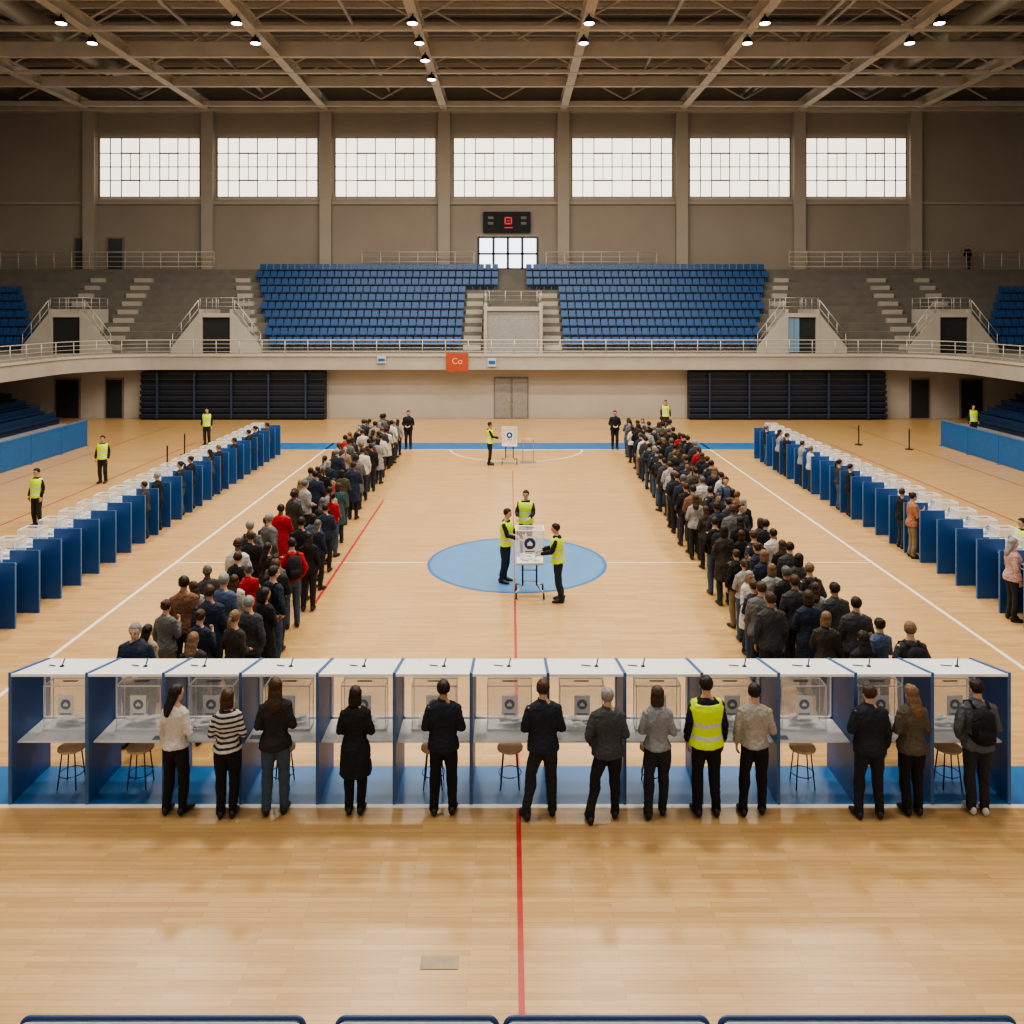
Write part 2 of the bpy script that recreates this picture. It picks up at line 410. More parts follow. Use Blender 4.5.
close = ((-.08, 0, .1), (.08, 0, -.1))
GF = 'voters standing at the front booths'
heroes = [
 (-4.31, 10.58, 1.66, dict(sex='f', arms=('hang', 'front'), feet=((-.12, 0, .2), (.09, .05, -.2)), top='shirt', hair='long', yaw=-.5), -.25, dict(top=(.62, .57, .52), trousers=BLK, hair=HD, body=SK1), 'woman in cream sweater and black trousers with long dark hair', 'sweater', None),
 (-3.63, 10.54, 1.62, dict(sex='f', arms=('front', 'front'), feet=close, top='shirt', hair='bob', yaw=.1, bulk=1.1), .1, dict(top=(.5, .48, .45), trousers=BLK, hair=HB, body=SK1), 'person in a black and white striped sweater and black trousers', 'sweater', STRIPE),
 (-3.03, 10.60, 1.74, dict(sex='f', arms=('front', 'front'), feet=((-.11, 0, .15), (.11, .02, -.15)), top='jacket', hair='long', yaw=.1), .12, dict(top=(.03, .026, .026), trousers=(.06, .085, .12), hair=HB, body=SK1), 'woman in black jacket and blue jeans with long brown hair', 'jacket', None),
 (-2.0, 10.62, 1.62, dict(sex='f', arms=('front', 'front'), feet=close, top='coat', hair='bob', yaw=0), 0, dict(top=(.017, .016, .018), trousers=BLK, hair=HD, body=SK1), 'standing woman in a long black coat and dark boots', 'coat', None),
 (-.86, 10.60, 1.71, dict(sex='m', arms=('front', 'front'), feet=((-.12, 0, .15), (.12, .02, -.15)), top='jacket', hair='short'), 0, dict(top=(.017, .02, .03), trousers=BLK, hair=HD, body=SK2), 'standing man in a dark suit jacket and black trousers', 'jacket', None),
 (.425, 10.54, 1.74, dict(sex='m', arms=('front', 'front'), feet=((-.22, -.04, .3), (.12, .05, -.1)), top='jacket', hair='short', yaw=0), .05, dict(top=(.02, .024, .036), trousers=(.03, .03, .034), hair=HB, body=SK1), 'standing man in a dark navy blazer with feet apart', 'jacket', None),
 (1.25, 10.50, 1.655, dict(sex='m', arms=('pocket', 'front'), feet=((-.24, -.1, .2), (.1, .05, -.2)), top='jacket', hair='short', yaw=.2, bulk=1.1), -.05, dict(top=(.06, .062, .066), trousers=(.02, .02, .022), hair=HG, body=SK1), 'grey-haired man in a charcoal jacket with one leg out', 'jacket', None),
 (1.90, 10.56, 1.65, dict(sex='f', arms=('front', 'front'), feet=((-.13, -.06, .1), (.07, .05, -.1)), top='shirt', hair='bob', yaw=-.15), -.1, dict(top=(.24, .25, .26), trousers=(.025, .028, .035), hair=HB, body=SK1), 'woman in grey sweater and dark jeans with brown hair', 'sweater', None),
 (2.53, 10.58, 1.775, dict(sex='m', arms=('hang', 'hang'), feet=((-.12, 0, .15), (.12, 0, -.15)), top='shirt', hair='short', vest=True, bulk=1.08), .03, dict(top=BLK, trousers=BLK, hair=HD, body=SK1, vest=YEL), 'steward in a yellow high-visibility vest over black clothes', 'sweater', None),
 (3.16, 10.60, 1.665, dict(sex='m', arms=('hang', 'front'), feet=((-.16, -.04, .2), (.1, .04, -.2)), top='shirt', hair='short', yaw=-.2), -.15, dict(top=(.36, .33, .29), trousers=BLK, hair=HD, body=SK1), 'standing man in a beige-grey sweater and black trousers', 'sweater', None),
 (4.62, 10.54, 1.68, dict(sex='m', arms=('front', 'hang'), feet=((-.16, -.03, .25), (.12, .0, -.2)), top='jacket', hair='short', yaw=.3, bulk=1.08), -.1, dict(top=(.02, .023, .03), trousers=(.02, .022, .028), hair=HB, body=SK1), 'standing man in a black jacket and black jeans', 'jacket', None),
 (5.19, 10.60, 1.65, dict(sex='f', arms=('front', 'front'), feet=close, top='jacket', hair='long', yaw=.2), .05, dict(top=(.1, .083, .06), trousers=BLK, hair=HBL, body=SK1), 'woman in an olive-brown jacket with long light brown hair', 'jacket', None),
 (6.05, 10.62, 1.71, dict(sex='m', arms=('pocket', 'front'), feet=close, top='jacket', hair='short', backpack=True, yaw=.2), -.15, dict(top=(.09, .1, .11), trousers=(.03, .03, .035), hair=HD, body=SK1, backpack=(.012, .012, .014), shoe=(.5, .5, .5)), 'man in a grey jacket wearing a black backpack', 'jacket', None),
]
for X, Y, H, p, yaw, cols, lab, tn_, tm in heroes:
    spawn_detail(meshes_of(build_person(**p, voxel=.011)), (X, Y, 0), yaw, H/1.725, lab, cols, GF, tn_, tm)

VAR = []
for i, (p, sk, tr) in enumerate([
    (dict(sex='m', arms=('front', 'front'), top='jacket', hair='short', bulk=1.1), 0, 0),
    (dict(sex='m', arms=('hang', 'hang'), top='jacket', hair='short', yaw=.3), 1, 1),
    (dict(sex='f', arms=('front', 'hang'), top='jacket', hair='long', bulk=1.08), 0, 0),
    (dict(sex='f', arms=('fold', 'fold'), top='coat', hair='bob', yaw=-.2), 1, 1),
    (dict(sex='m', arms=('pocket', 'pocket'), top='shirt', hair='short', yaw=-.3, backpack=True), 0, 2),
    (dict(sex='f', arms=('front', 'front'), top='shirt', hair='pony', yaw=.15, bulk=1.1), 0, 2),
    (dict(sex='m', arms=('fold', 'fold'), top='coat', hair='beanie', bulk=1.1), 2, 0),
    (dict(sex='f', arms=('hang', 'up'), top='jacket', hair='bun'), 0, 3),
    (dict(sex='m', arms=('hang', 'reach'), top='shirt', hair='short', vest=True), 1, 0),
    (dict(sex='m', arms=('reach', 'reach'), top='shirt', hair='short', vest=True), 0, 1),
    (dict(sex='m', arms=('hang', 'hang'), top='shirt', hair='short', vest=True), 0, 0),
    (dict(sex='m', arms=('hang', 'pocket'), feet=((-.14, .05, .2), (.1, -.04, -.25)), top='jacket', hair='short', yaw=.5, bulk=1.16), 0, 1),
    ]):
    P = build_person(**p, voxel=.014)
    ms = meshes_of(P)
    VAR.append(dict(P=P, ms=ms, mm=merged_mesh(P, SKINS[sk], TROUS[tr]), sk=(SK1, SK2, SK3)[sk], tr=(BLK, (.02, .028, .045), (.045, .075, .13), (.2, .15, .095))[tr], p=p))
TOPS = [(BLK, 'black', 8), (CHAR, 'charcoal', 6), (NVY, 'navy', 5), ((.04, .034, .028), 'brown', 4), ((.12, .12, .12), 'grey', 3.5), ((.29, .28, .27), 'pale grey', 2.8), ((.3, .235, .165), 'beige', 2.2),
        ((.36, .015, .02), 'red', 1.6), ((.06, .065, .045), 'olive', 2), ((.52, .49, .45), 'cream', 2), ((.03, .08, .09), 'teal', .4), ((.17, .085, .05), 'rust', 1), ((.06, .09, .16), 'blue', 1), ((.11, .03, .04), 'maroon', 1)]
HAIRS = [(HD, 'dark', 6), (HB, 'brown', 4), (HG, 'grey', 1.4), (HBL, 'fair', 1.4), ((.09, .085, .08), 'greying', 1)]
def pick(L): return R.choices(L, [l[-1] for l in L])[0]
HN = dict(short='short', long='long', bob='bobbed', pony='tied', bun='bun', beanie='short')
def queue_person(x, y, yaw, grp, vi=None, tc=None, hc=None, h=None, place='in a queue', detail=None, lean=0):
    vi = R.choice((0, 1, 2, 3, 4, 5, 6, 7, 11)) if vi is None else vi
    v = VAR[vi]; t = tc or pick(TOPS); hr = hc or pick(HAIRS)
    h = h or (R.uniform(1.66, 1.87) if v['p']['sex'] == 'm' else R.uniform(1.55, 1.74))
    sc = h/1.725; garment = {'jacket': 'jacket', 'coat': 'coat', 'shirt': 'sweater'}[v['p']['top']]
    lab = f"person with {HN[v['p']['hair']]} {hr[1]} hair, {t[1]} {garment}, {place}"
    if v['p'].get('vest'): lab = f'steward in yellow high-visibility vest {place}'
    if detail if detail is not None else y < 15.6:
        ms = {k: m for k, m in v['ms'].items()}
        return spawn_detail(ms, (x, y, 0), yaw, sc, lab, dict(body=v['sk'], top=t[0], trousers=v['tr'], hair=hr[0], vest=YEL, backpack=BLK), grp, 'jacket' if garment != 'sweater' else 'sweater', lean=lean)
    return spawn_small(v['mm'], v['ms'].get('hair'), v['ms'].get('vest'), (x, y, 0), yaw, sc, lab, t[0], hr[0], grp, v['ms'].get('backpack'), BLK)
def lerpt(T, y):
    for (y0, a), (y1, b) in zip(T, T[1:]):
        if y <= y1: return a+(b-a)*max(0, (y-y0))/(y1-y0)
    return T[-1][1]
LXL = [(13, -5.75), (18, -5.6), (24.5, -5.85), (31, -6.1), (37, -6.35)]; LXR = [(13, -4.3), (15, -4.35), (20, -4.72), (27, -5.12), (37, -5.0)]
RXL = [(13, 4.3), (15, 4.5), (21, 4.8), (28, 5.05), (37, 5.3)]; RXR = [(13, 5.85), (15, 5.6), (17, 5.8), (23, 6.15), (30, 6.7), (37, 6.8)]
grp = 'people in the voters queue'
for side in (-1, 1):
    y = 12.95; row = 0
    while y < 37.2:
        xl, xr = (lerpt(LXL, y), lerpt(LXR, y)) if side < 0 else (lerpt(RXL, y), lerpt(RXR, y))
        wd = xr-xl
        n = 3 if wd > 1.1 else 2
        if n == 3 and R.random() < .15: n = 2
        for k in range(n):
            if R.random() < .04: continue
            x = xl+wd*k/(n-1) if wd < 1.1 or n == 3 else xl+wd*(.15+.6*k)
            if n == 2: x += .1*(1 if row % 2 else -1)
            x += R.uniform(-.07, .07); yy = y+R.uniform(-.08, .08)+(.26 if k == 1 else 0)
            yaw = R.gauss(0, .35)
            if R.random() < .04: yaw += math.pi
            queue_person(x, yy, yaw, grp)
        y += .645; row += 1
queue_person(-5.62, 12.3, math.pi+.1, grp, vi=0, tc=(NVY, 'navy', 1), hc=(HG, 'grey', 1), h=1.8, place='looking back')
queue_person(6.05, 12.4, 0, grp, vi=4, tc=(CHAR, 'charcoal', 1), h=1.78)
queue_person(5.3, 12.3, 0, grp, vi=2, tc=(BLK, 'black', 1), h=1.68)
queue_person(-4.75, 12.3, 0, grp, vi=2, tc=((.03, .03, .035), 'dark', 1), h=1.66)
def staff(x, y, yaw, vi, h, place, tc=BLK, det=True, lean=0):
    queue_person(x, y, yaw, 'stewards in high-visibility vests', vi=vi, tc=(tc, 'black', 1), hc=(HD, 'dark', 1), h=h, place=place, detail=det, lean=lean)
staff(-.14, 19.6, -math.pi/2-.35, 9, 1.76, 'beside the ballot box trolley', lean=.05)
staff(.42, 21.6, math.pi-.2, 9, 1.75, 'behind the ballot box trolley')
staff(1.12, 18.3, math.pi/2-.15, 9, 1.73, 'reaching to the ballot box', lean=.06)
staff(-.84, 34.4, -math.pi/2, 8, 1.8, 'beside a ballot box trolley', det=False)
staff(8.2, 43.2, math.pi, 10, 1.75, 'beyond the queue', det=False)
staff(-14.6, 39.5, math.pi, 10, 1.78, 'at the court end', det=False)
staff(-15.3, 30.8, math.pi, 10, 1.78, 'outside the booth row', det=False)
staff(-14.2, 24.6, math.pi-.3, 10, 1.75, 'outside the booth row', det=False)
staff(12.05, 19.3, math.pi/2, 10, 1.6, 'outside the booth row', det=False)
staff(23.4, 41.4, math.pi, 10, 1.72, 'behind the side barrier', det=False)
queue_person(-4.75, 38.3, math.pi, grp, vi=0, tc=(BLK, 'black', 1), h=1.8)
queue_person(4.9, 38.3, math.pi, grp, vi=0, tc=(BLK, 'black', 1), h=1.8)
o = queue_person(33.0, 59.1, math.pi, None, vi=1, tc=(BLK, 'black', 1), h=1.75, place='on a walkway'); o.location.z = 9.4

# side booth rows
Y0, DY = 15.0, .87
gl = 'voters at the side booths'
for k, c, vi in ((9, CHAR, 1), (10, BLK, 0), (12, NVY, 5), (13, BLK, 1), (15, CHAR, 2), (16, BLK, 0), (18, BLK, 1), (20, BLK, 0), (21, NVY, 5), (23, CHAR, 1)):
    queue_person(-10.3-.2*k/24+.0, Y0+DY*(k+.5), math.pi/2+R.uniform(-.15, .15), gl, tc=(c, 'dark', 1), place='at a side booth', vi=vi, h=R.uniform(1.6, 1.76))
for y, c, nm, vi in ((2, (.45, .28, .25), 'pink', 2), (7, (.33, .15, .085), 'orange', 7), (8, BLK, 'black', 1), (12, BLK, 'black', 0), (13, CHAR, 'charcoal', 5), (16, (.5, .5, .5), 'pale grey', 1), (17, (.25, .25, .25), 'grey', 0), (19, BLK, 'black', 0), (20, (.3, .28, .26), 'grey', 2), (22, BLK, 'black', 5)):
    queue_person((10.52 if y in (2, 7) else 10.64)+.2*y/24, Y0+DY*(y+.5), -math.pi/2+R.uniform(-.15, .15), gl, tc=(c, nm, 1), place='at a side booth', vi=vi, h=R.uniform(1.6, 1.74))

# ------------------------------------------------------------------ court
fl = MB().box(-40, 40, -2, 60, -.2, 0).build('floor', FLOORM, origin=(0, 0, 0)); struct(fl, 'polished maple sports hall floor')
LW = mat('line_white', (.78, .74, .66), .4, var=.05); LR = mat('line_red', (.42, .018, .018), .4, var=.05)
LB = mat('court_blue', (.012, .125, .345), .38, var=.06, scale=1.5); LBL = mat('circle_blue', (.08, .215, .41), .38, var=.06, scale=1.5); LDR = mat('line_dark_red', (.3, .06, .03), .4)
tn = [0]
def trim(mb, m):
    tn[0] += 1; return struct(mb.build(f'trim_{tn[0]}', m), 'painted court marking')
def line(x0, x1, y0, y1, m, h=.003): trim(MB().box(x0, x1, y0, y1, 0, h), m)
def ring(cx, cy, r0, r1, m, a0=0, a1=2*math.pi, h=.004):
    n = 96; b = MB(); pts = []
    for i in range(n+1):
        a = a0+(a1-a0)*i/n; c, s = math.cos(a), math.sin(a)
        pts += [(cx+r0*c, cy+r0*s, h), (cx+r1*c, cy+r1*s, h)]
    b.add(pts, [(2*i, 2*i+1, 2*i+3, 2*i+2) for i in range(n)]); trim(b, m)
line(-8.64, -8.56, 11.66, 40.1, LW); line(9.28, 9.36, 11.66, 40.1, LW)
line(-14, 14, 10.78, 11.68, LB); line(-14, 14, 10.70, 10.78, LW)
line(-11.4, 11.9, 38.2, 40.1, LB)
b = MB(); N = 72; b.add([(.18, 21.1, .003)]+[(.18+2.27*math.cos(2*math.pi*i/N), 21.1+2.27*math.sin(2*math.pi*i/N), .003) for i in range(N)], [(0, 1+i, 1+(i+1) % N) for i in range(N)]); trim(b, LBL)
ring(.18, 21.1, 2.22, 2.3, LB, h=.005)
line(.08, .14, 0, 10.70, LR, .004); line(.085, .135, 11.68, 18.3, LR, .006); line(.095, .125, 18.3, 33, LDR, .006)
line(-4.35, -4.29, 17.9, 28, LR, .005); line(-15.4, -15.34, 14, 40, LDR); line(15.5, 15.56, 14, 40, LDR)
line(-19, -18.95, 20, 46, LDR); line(18.9, 18.95, 20, 46, LDR)
line(-8.56, -2.12, 21.08, 21.12, LW); line(2.48, 9.28, 21.08, 21.12, LW)
ring(.3, 38.2, 3.0, 3.08, LW, math.pi, 2*math.pi, .004)
line(-8.56, 9.28, 38.12, 38.2, LW)
pl = MB().box(-.89, -.51, 8.08, 8.25, 0, .006).build('floor_plate', mat('brass_plate', (.3, .23, .15), .5, .1)); tag(pl, 'metal access plate set in the wood floor', 'floor plate')

def fbar(x0, x1):
    e = empty('court_barrier', ((x0+x1)/2, 6.5, 0)); tag(e, 'low blue padded court barrier with painted pale highlight line', 'barrier', 'blue court barriers')
    r = .07
    pts = [(x0, .06), (x1, .06)]+[(x1-r+r*math.cos(a), .86-r+r*math.sin(a)) for a in [math.pi/2*i/6 for i in range(7)]]+[(x0+r-r*math.sin(a), .86-r+r*math.cos(a)) for a in [math.pi/2*i/6 for i in range(7)]]
    MB().prism(pts, 6.47, 6.53, 'y').build('pad', BLUEDK, parent=e)
    q = [(x0+.01, 6.5, .5)]+[(x0+r-r*math.cos(a), 6.5, .89-r+r*math.sin(a)) for a in [math.pi/2*i/6 for i in range(7)]]+[(x1-r+r*math.sin(a), 6.5, .89-r+r*math.cos(a)) for a in [math.pi/2*i/6 for i in range(7)]]+[(x1-.01, 6.5, .5)]
    MB().tube(q, .018, 8, side=(0, 1, 0)).build('top_rail', BLUEDK, parent=e, smooth=True)
    q2 = [(p[0], 6.462, p[2]-.012) for p in q]
    MB().tube(q2, .006, 6, side=(0, 1, 0)).build('highlight_line', HILITE, parent=e, smooth=True)  # pale tube puts the highlight along the blue rail into colour
    for x in (x0+.15, x1-.15): MB().box(x-.03, x+.03, 6.3, 6.7, 0, .06).build('foot', DARKM, parent=e)
for a in ((-3.87, -1.63), (-1.37, -.10), (-.04, 1.57), (1.66, 4.0)): fbar(*a)

# ------------------------------------------------------------------ ballot boxes / booths
def emblem(b, cx, y, cz, r, mi, mi2):
    n = 24
    b.add([(cx, y, cz)]+[(cx+r*math.cos(2*math.pi*i/n), y, cz+r*math.sin(2*math.pi*i/n)) for i in range(n)], [(0, 1+i, 1+(i+1) % n) for i in range(n)], mi)
    b.box(cx-r*.45, cx+r*.45, y-.002, y-.001, cz-r*.35, cz+r*.15, mi2); b.prism([(cx-r*.3, cz+r*.15), (cx+r*.3, cz+r*.15), (cx, cz+r*.55)], y-.002, y-.001, 'y', mi2)
def ballot_box(w, d, h, loc, em, label, group, big=False):
    e = empty('ballot_box', loc); tag(e, label, 'ballot box', group)
    x, y, z = loc; w2, d2 = w/2, d/2
    b = MB(); t = .006
    b.box(x-w2, x+w2, y-d2, y-d2+t, z, z+h); b.box(x-w2, x+w2, y+d2-t, y+d2, z, z+h)
    b.box(x-w2, x-w2+t, y-d2, y+d2, z, z+h); b.box(x+w2-t, x+w2, y-d2, y+d2, z, z+h)
    b.build('wall', CLEAR, parent=e)
    MB().box(x-w2-.012, x+w2+.012, y-d2-.012, y+d2+.012, z, z+.03).build('base', WHITE, parent=e, bevel=.006)
    l = MB(); l.box(x-w2-.012, x+w2+.012, y-d2-.012, y+d2+.012, z+h, z+h+.02); l.build('lid', CLEAR, parent=e)
    fr = MB(); s = .0045 if not big else .011
    for sx in (-1, 1):
        for sy in (-1, 1): fr.box(x+sx*w2-s, x+sx*w2+s, y+sy*d2-s, y+sy*d2+s, z, z+h+.02)
    for sy in (-1, 1): fr.box(x-w2, x+w2, y+sy*d2-s, y+sy*d2+s, z+h, z+h+.014)
    for sx in (-1, 1): fr.box(x+sx*w2-s, x+sx*w2+s, y-d2, y+d2, z+h, z+h+.014)
    fr.build('frame', [WHITE], parent=e)
    MB().box(x-.1, x+.1, y-.012, y+.012, z+h+.018, z+h+.026).build('slot', DARKM, parent=e)
    nb = MB(); nw, nh = (w*.5, h*.5) if big else (w*.36, h*.46)
    nb.box(x-nw/2, x+nw/2, y-d2-.004, y-d2-.001, z+h*.34, z+h*.34+nh)
    emblem(nb, x, y-d2-.006, z+h*.34+nh*.56, nw*(.42 if big else .32), 1, 0)
    nb.box(x-nw*.35, x+nw*.35, y-d2-.006, y-d2-.0045, z+h*.34+nh*.06, z+h*.34+nh*.12, 1)
    nb.build('notice', [PAPER, em], parent=e)
    pb = MB(); rr = random.Random(int(abs(x)*100))
    for _ in range(16):
        px, py = x+rr.uniform(-w2*.6, w2*.6), y+rr.uniform(-d2*.5, d2*.5); zz = z+.03+rr.uniform(0, .1)
        pb.add([(px-.06, py-.04, zz), (px+.06, py-.03, zz+.015), (px+.05, py+.05, zz+.02), (px-.06, py+.04, zz)], [(0, 1, 2, 3)])
    o = pb.build('ballot_papers', PAPER, parent=e); o['kind'] = 'stuff'
    return e

NB = 13; X0 = -6.57; W = 1.01
def divider(x, parent):
    b = MB(); t = .018
    b.prism([(10.79, 0), (11.7, 0), (11.7, 1.54), (10.79, 1.73)], x-t, x+t, 'x')
    b.box(x-t-.003, x+t+.003, 10.77, 10.795, 0, 1.735, 1)
    return b.build('divider', [BLUE, EDGE], parent=parent)
BLUEGREY = mat('edge_blue', (.06, .15, .32), .5)
for k in range(NB):
    x0 = X0+W*k; x1 = x0+W; xc = (x0+x1)/2
    e = empty('voting_booth', (xc, 11.2, 0)); tag(e, 'voting booth with blue dividers, white desk and white top shelf', 'voting booth', 'row of front voting booths')
    divider(x0, e)
    if k == NB-1: divider(x1, e)
    MB().box(x0+.02, x1-.02, 10.9, 11.5, .745, .765).build('desk_top', WHITE, parent=e, bevel=.004)
    MB().prism([(10.775, 1.70), (11.7, 1.51), (11.7, 1.525), (10.775, 1.715)], x0+.02, x1-.02, 'x').build('top_shelf', FROST, parent=e)
    MB().box(x0+.02, x1-.02, 10.765, 10.78, 1.685, 1.72).build('shelf_lip', WHITE, parent=e)
    MB().box(x0+.02, x1-.02, 11.52, 11.528, .77, 1.53).build('clear_back_panel', CLEAR, parent=e)
    fr = MB(); fr.box(x0+.02, x1-.02, 11.515, 11.535, .72, .79); fr.box(x0+.02, x0+.04, 11.515, 11.535, .72, 1.53); fr.box(x1-.04, x1-.02, 11.515, 11.535, .72, 1.53)
    fr.build('back_frame', WHITE, parent=e)
    ballot_box(.60, .24, .6, (xc+R.uniform(-.03, .03), 11.3, .7655), EMBG, 'clear acrylic ballot box with a grey emblem notice', 'ballot boxes on the front desks')
    if k in (0, 1, 3, 5, 6, 8, 10, 12):
        sx = xc+R.uniform(-.08, .08); sy = 11.22; s = empty('stool', (sx, sy, 0)); tag(s, 'round wooden-topped stool with dark metal legs under desk', 'stool', 'stools at the front booths')
        MB().tube([(sx, sy, .5), (sx, sy, .508), (sx, sy, .53), (sx, sy, .535)], [.165, .175, .175, .165], 24).build('seat', WOODT, parent=s, smooth=False)
        for a in range(4):
            an = math.pi/4+a*math.pi/2; c, q = math.cos(an), math.sin(an)
            MB().tube([(sx+.12*c, sy+.12*q, .5), (sx+.18*c, sy+.18*q, 0)], .009, 8).build('leg', DARKM, parent=s, smooth=True)
        MB().tube([(sx+.155*math.cos(i*math.pi/8), sy+.155*math.sin(i*math.pi/8), .18) for i in range(17)], .006, 6).build('foot_ring', DARKM, parent=s, smooth=True)
    px, py = xc+R.uniform(-.2, .2), 11.2; pz = 1.718-(py-10.77)*.2054
    ps = empty('pen_holder', (px, py, pz)); tag(ps, 'small dark pen on a base on the white shelf', 'pen holder', 'pens on the booth shelves')
    MB().tube([(px, py, pz-.004), (px, py, pz+.012)], .03, 12).build('base', DARKM, parent=ps)
    MB().tube([(px, py, pz+.005), (px+.02, py+.02, pz+.08), (px+.03, py+.03, pz+.11)], [.008, .01, .005], 8).build('pen', EMBLEM, parent=ps, smooth=True)
    b = MB(); b.tube([(px-.2, py+.05, pz+.0), (px-.08, py-.02, pz+.018)], .008, 8)
    tag(b.build('pen', EMBLEM if k % 3 == 0 else DARKM, smooth=True), 'pen lying on the white booth shelf', 'pen', 'loose pens on the shelves')
    for qx in (xc-.37+R.uniform(-.03, .03), xc+.35+R.uniform(-.03, .03), xc+R.uniform(-.1, .1)):
        if R.random() < .25: continue
        yq = R.uniform(10.93, 10.98)
        pp = MB().box(qx-.07, qx+.07, yq, yq+.1, .766, .770).build('ballot_paper', R.choice((PAPER, PAPER, PAPER, EMBG)))
        tag(pp, 'ballot sheet lying on the desk', 'paper', 'ballot sheets on the desks')

def trolley(x, y):
    e = empty('ballot_box_trolley', (x, y, 0)); tag(e, 'wheeled metal trolley stand with a thin shelf', 'trolley', 'ballot box trolleys')
    MB().box(x-.31, x+.31, y-.24, y+.24, .735, .76).build('shelf', METAL, parent=e, bevel=.004)
    for sx in (-1, 1):
        MB().tube([(x+sx*.16, y, .735), (x+sx*.16, y, .2)], .02, 10).build('leg', DARKM, parent=e, smooth=True)
        for sy in (-1, 1):
            MB().tube([(x+sx*.16, y, .22), (x+sx*.24, y+sy*.16, .17), (x+sx*.31, y+sy*.3, .14)], .017, 8).build('foot_bar', METAL, parent=e, smooth=True)
            MB().tube([(x+sx*.31-.018, y+sy*.3, .065), (x+sx*.31+.018, y+sy*.3, .065)], .065, 18, side=(0, 1, 0)).build('caster', DARKM, parent=e)
            MB().tube([(x+sx*.31, y+sy*.3, .15), (x+sx*.31+.022, y+sy*.3, .065)], .01, 6).build('caster_fork', METAL, parent=e)
    MB().tube([(x-.16, y, .3), (x+.16, y, .3)], .014, 8).build('crossbar', METAL, parent=e, smooth=True)
    MB().tube([(x-.16, y, .55), (x+.16, y, .55)], .014, 8).build('crossbar', METAL, parent=e, smooth=True)
    ballot_box(.62, .44, .74, (x, y, .7605), EMBLEM, 'large clear ballot box with a dark blue emblem notice', 'ballot boxes on trolleys', True)
trolley(.45, 18.75); trolley(-.02, 34.8)
b = MB(); 
for dx in (0, .45): b.tube([(.55+dx, 34.9, 0), (.55+dx, 34.9, 1.0)], .02, 8)
b.tube([(.55, 34.9, 1.0), (1.0, 34.9, 1.0)], .02, 8); b.tube([(.55, 34.9, .5), (1.0, 34.9, .5)], .02, 8); b.box(.45, 1.1, 34.75, 35.05, 0, .04)
tag(b.build('metal_stand', METAL), 'light metal frame stand beside the ballot box trolley', 'stand')

# side booths
def side_template():
    e = empty('voting_booth', (0, 0, 0))
    tag(e, 'blue side voting booth panel with a pale desk behind', 'voting booth', 'row of side voting booths')
    b = MB(); b.box(0, .62, -.02, .02, 0, 1.34); b.box(-.02, 0, -.024, .024, 0, 1.34, 1); b.build('divider', [BLUEB, BLUEGREY], parent=e)
    b = MB(); b.box(.62, 1.2, -.02, .02, 0, 1.14); b.build('end_panel', [BLUEB], parent=e)
    MB().box(.45, 1.2, .025, DY-.03, 1.04, 1.065).build('desk_top', GREYW, parent=e)
    MB().box(1.17, 1.2, .025, DY-.03, 0, 1.04).build('back_board', BLUEB, parent=e)
    c = ballot_box(.46, .4, .4, (.88, DY/2, 1.0655), EMBG, 'small clear ballot box on a side booth desk', 'ballot boxes on the side desks')
    return e, c
se, sb = side_template()
def place_side(base, x, y, flip):
    for t, o in ((se, V((0, 0, 0))), (sb, V(sb.location))):
        off = V((-o.x, -o.y, o.z)) if flip else o
        dup(t, loc=base+V((x, y, 0))+off, rot=math.pi if flip else 0)
Z0 = V((0, 0, 0))
for k in range(25):
    place_side(Z0, 10.5+.2*k/24, Y0+DY*k, False)
    place_side(Z0, -10.1-.2*k/24, Y0+DY*(k+1), True)
def rm(o):
    for c in list(o.children): rm(c)
    bpy.data.objects.remove(o)
rm(se); rm(sb)

BARB = mat('barrier_blue', (.014, .10, .28), .5)
for sx, xx in ((-1, -20.3), (1, 20.7)):
    for i in range(5):
        y1 = 39.3-2.32*i; b = MB(); b.box(xx-.05, xx+.05, y1-2.3, y1, .02, 1.2); b.box(xx-.07, xx+.07, y1-2.3, y1, 1.2, 1.24, 1); b.box(xx-.2, xx+.2, y1-.2, y1-.1, 0, .04, 1)
        tag(b.build('court_barrier', [BARB, BLUEGREY]), 'tall blue courtside barrier panel', 'barrier', 'blue side barriers')
for xy in ((-14.0, 33.5), (-13.2, 35.5), (-14.6, 36.8), (18.6, 38.2), (16.8, 39.5)):
    x, y = xy; e = empty('stanchion', (x, y, 0)); tag(e, 'black belt barrier post on a round base', 'stanchion', 'belt barrier posts')
    MB().tube([(x, y, 0), (x, y, .03)], .18, 20).build('base', DARKM, parent=e); MB().tube([(x, y, .03), (x, y, .95)], .03, 12).build('post', DARKM, parent=e)

# ------------------------------------------------------------------ building shell
def wall(name, *a, m=WALLM): return struct(MB().box(*a).build(name, m), 'beige painted hall wall')
wall('wall_back', -38, 38, 60, 60.5, 0, 24.4)
wall('wall_left', -38.5, -38, 20, 60.5, 0, 24.4); wall('wall_right', 38, 38.5, 20, 60.5, 0, 24.4)  # unseen side walls, added to keep world light off the stands
wall('wall_lower_back', -38, 38, 49.3, 49.5, 0, 3.0, m=WALLL)
struct(MB().box(-38.5, 38.5, -2, 60.5, 24.4, 24.7).build('ceiling', ROOFM), 'metal roof deck')
PX = [-30.6, -22.0, -13.4, -4.78, 3.88, 12.5, 21.05, 29.5]
for x in PX:
    tn[0] += 1; struct(MB().box(x-.42, x+.42, 59.5, 60, 9.4, 21.6).build(f'trim_{tn[0]}', WALLP), 'concrete wall pilaster')
tn[0] += 1; struct(MB().box(-38, 38, 59.4, 60, 20.9, 21.6).build(f'trim_{tn[0]}', STEELP), 'wall head beam')
tn[0] += 1; struct(MB().box(-38, 38, 59.8, 60, 14.2, 14.4).build(f'trim_{tn[0]}', WALLP), 'window sill band')
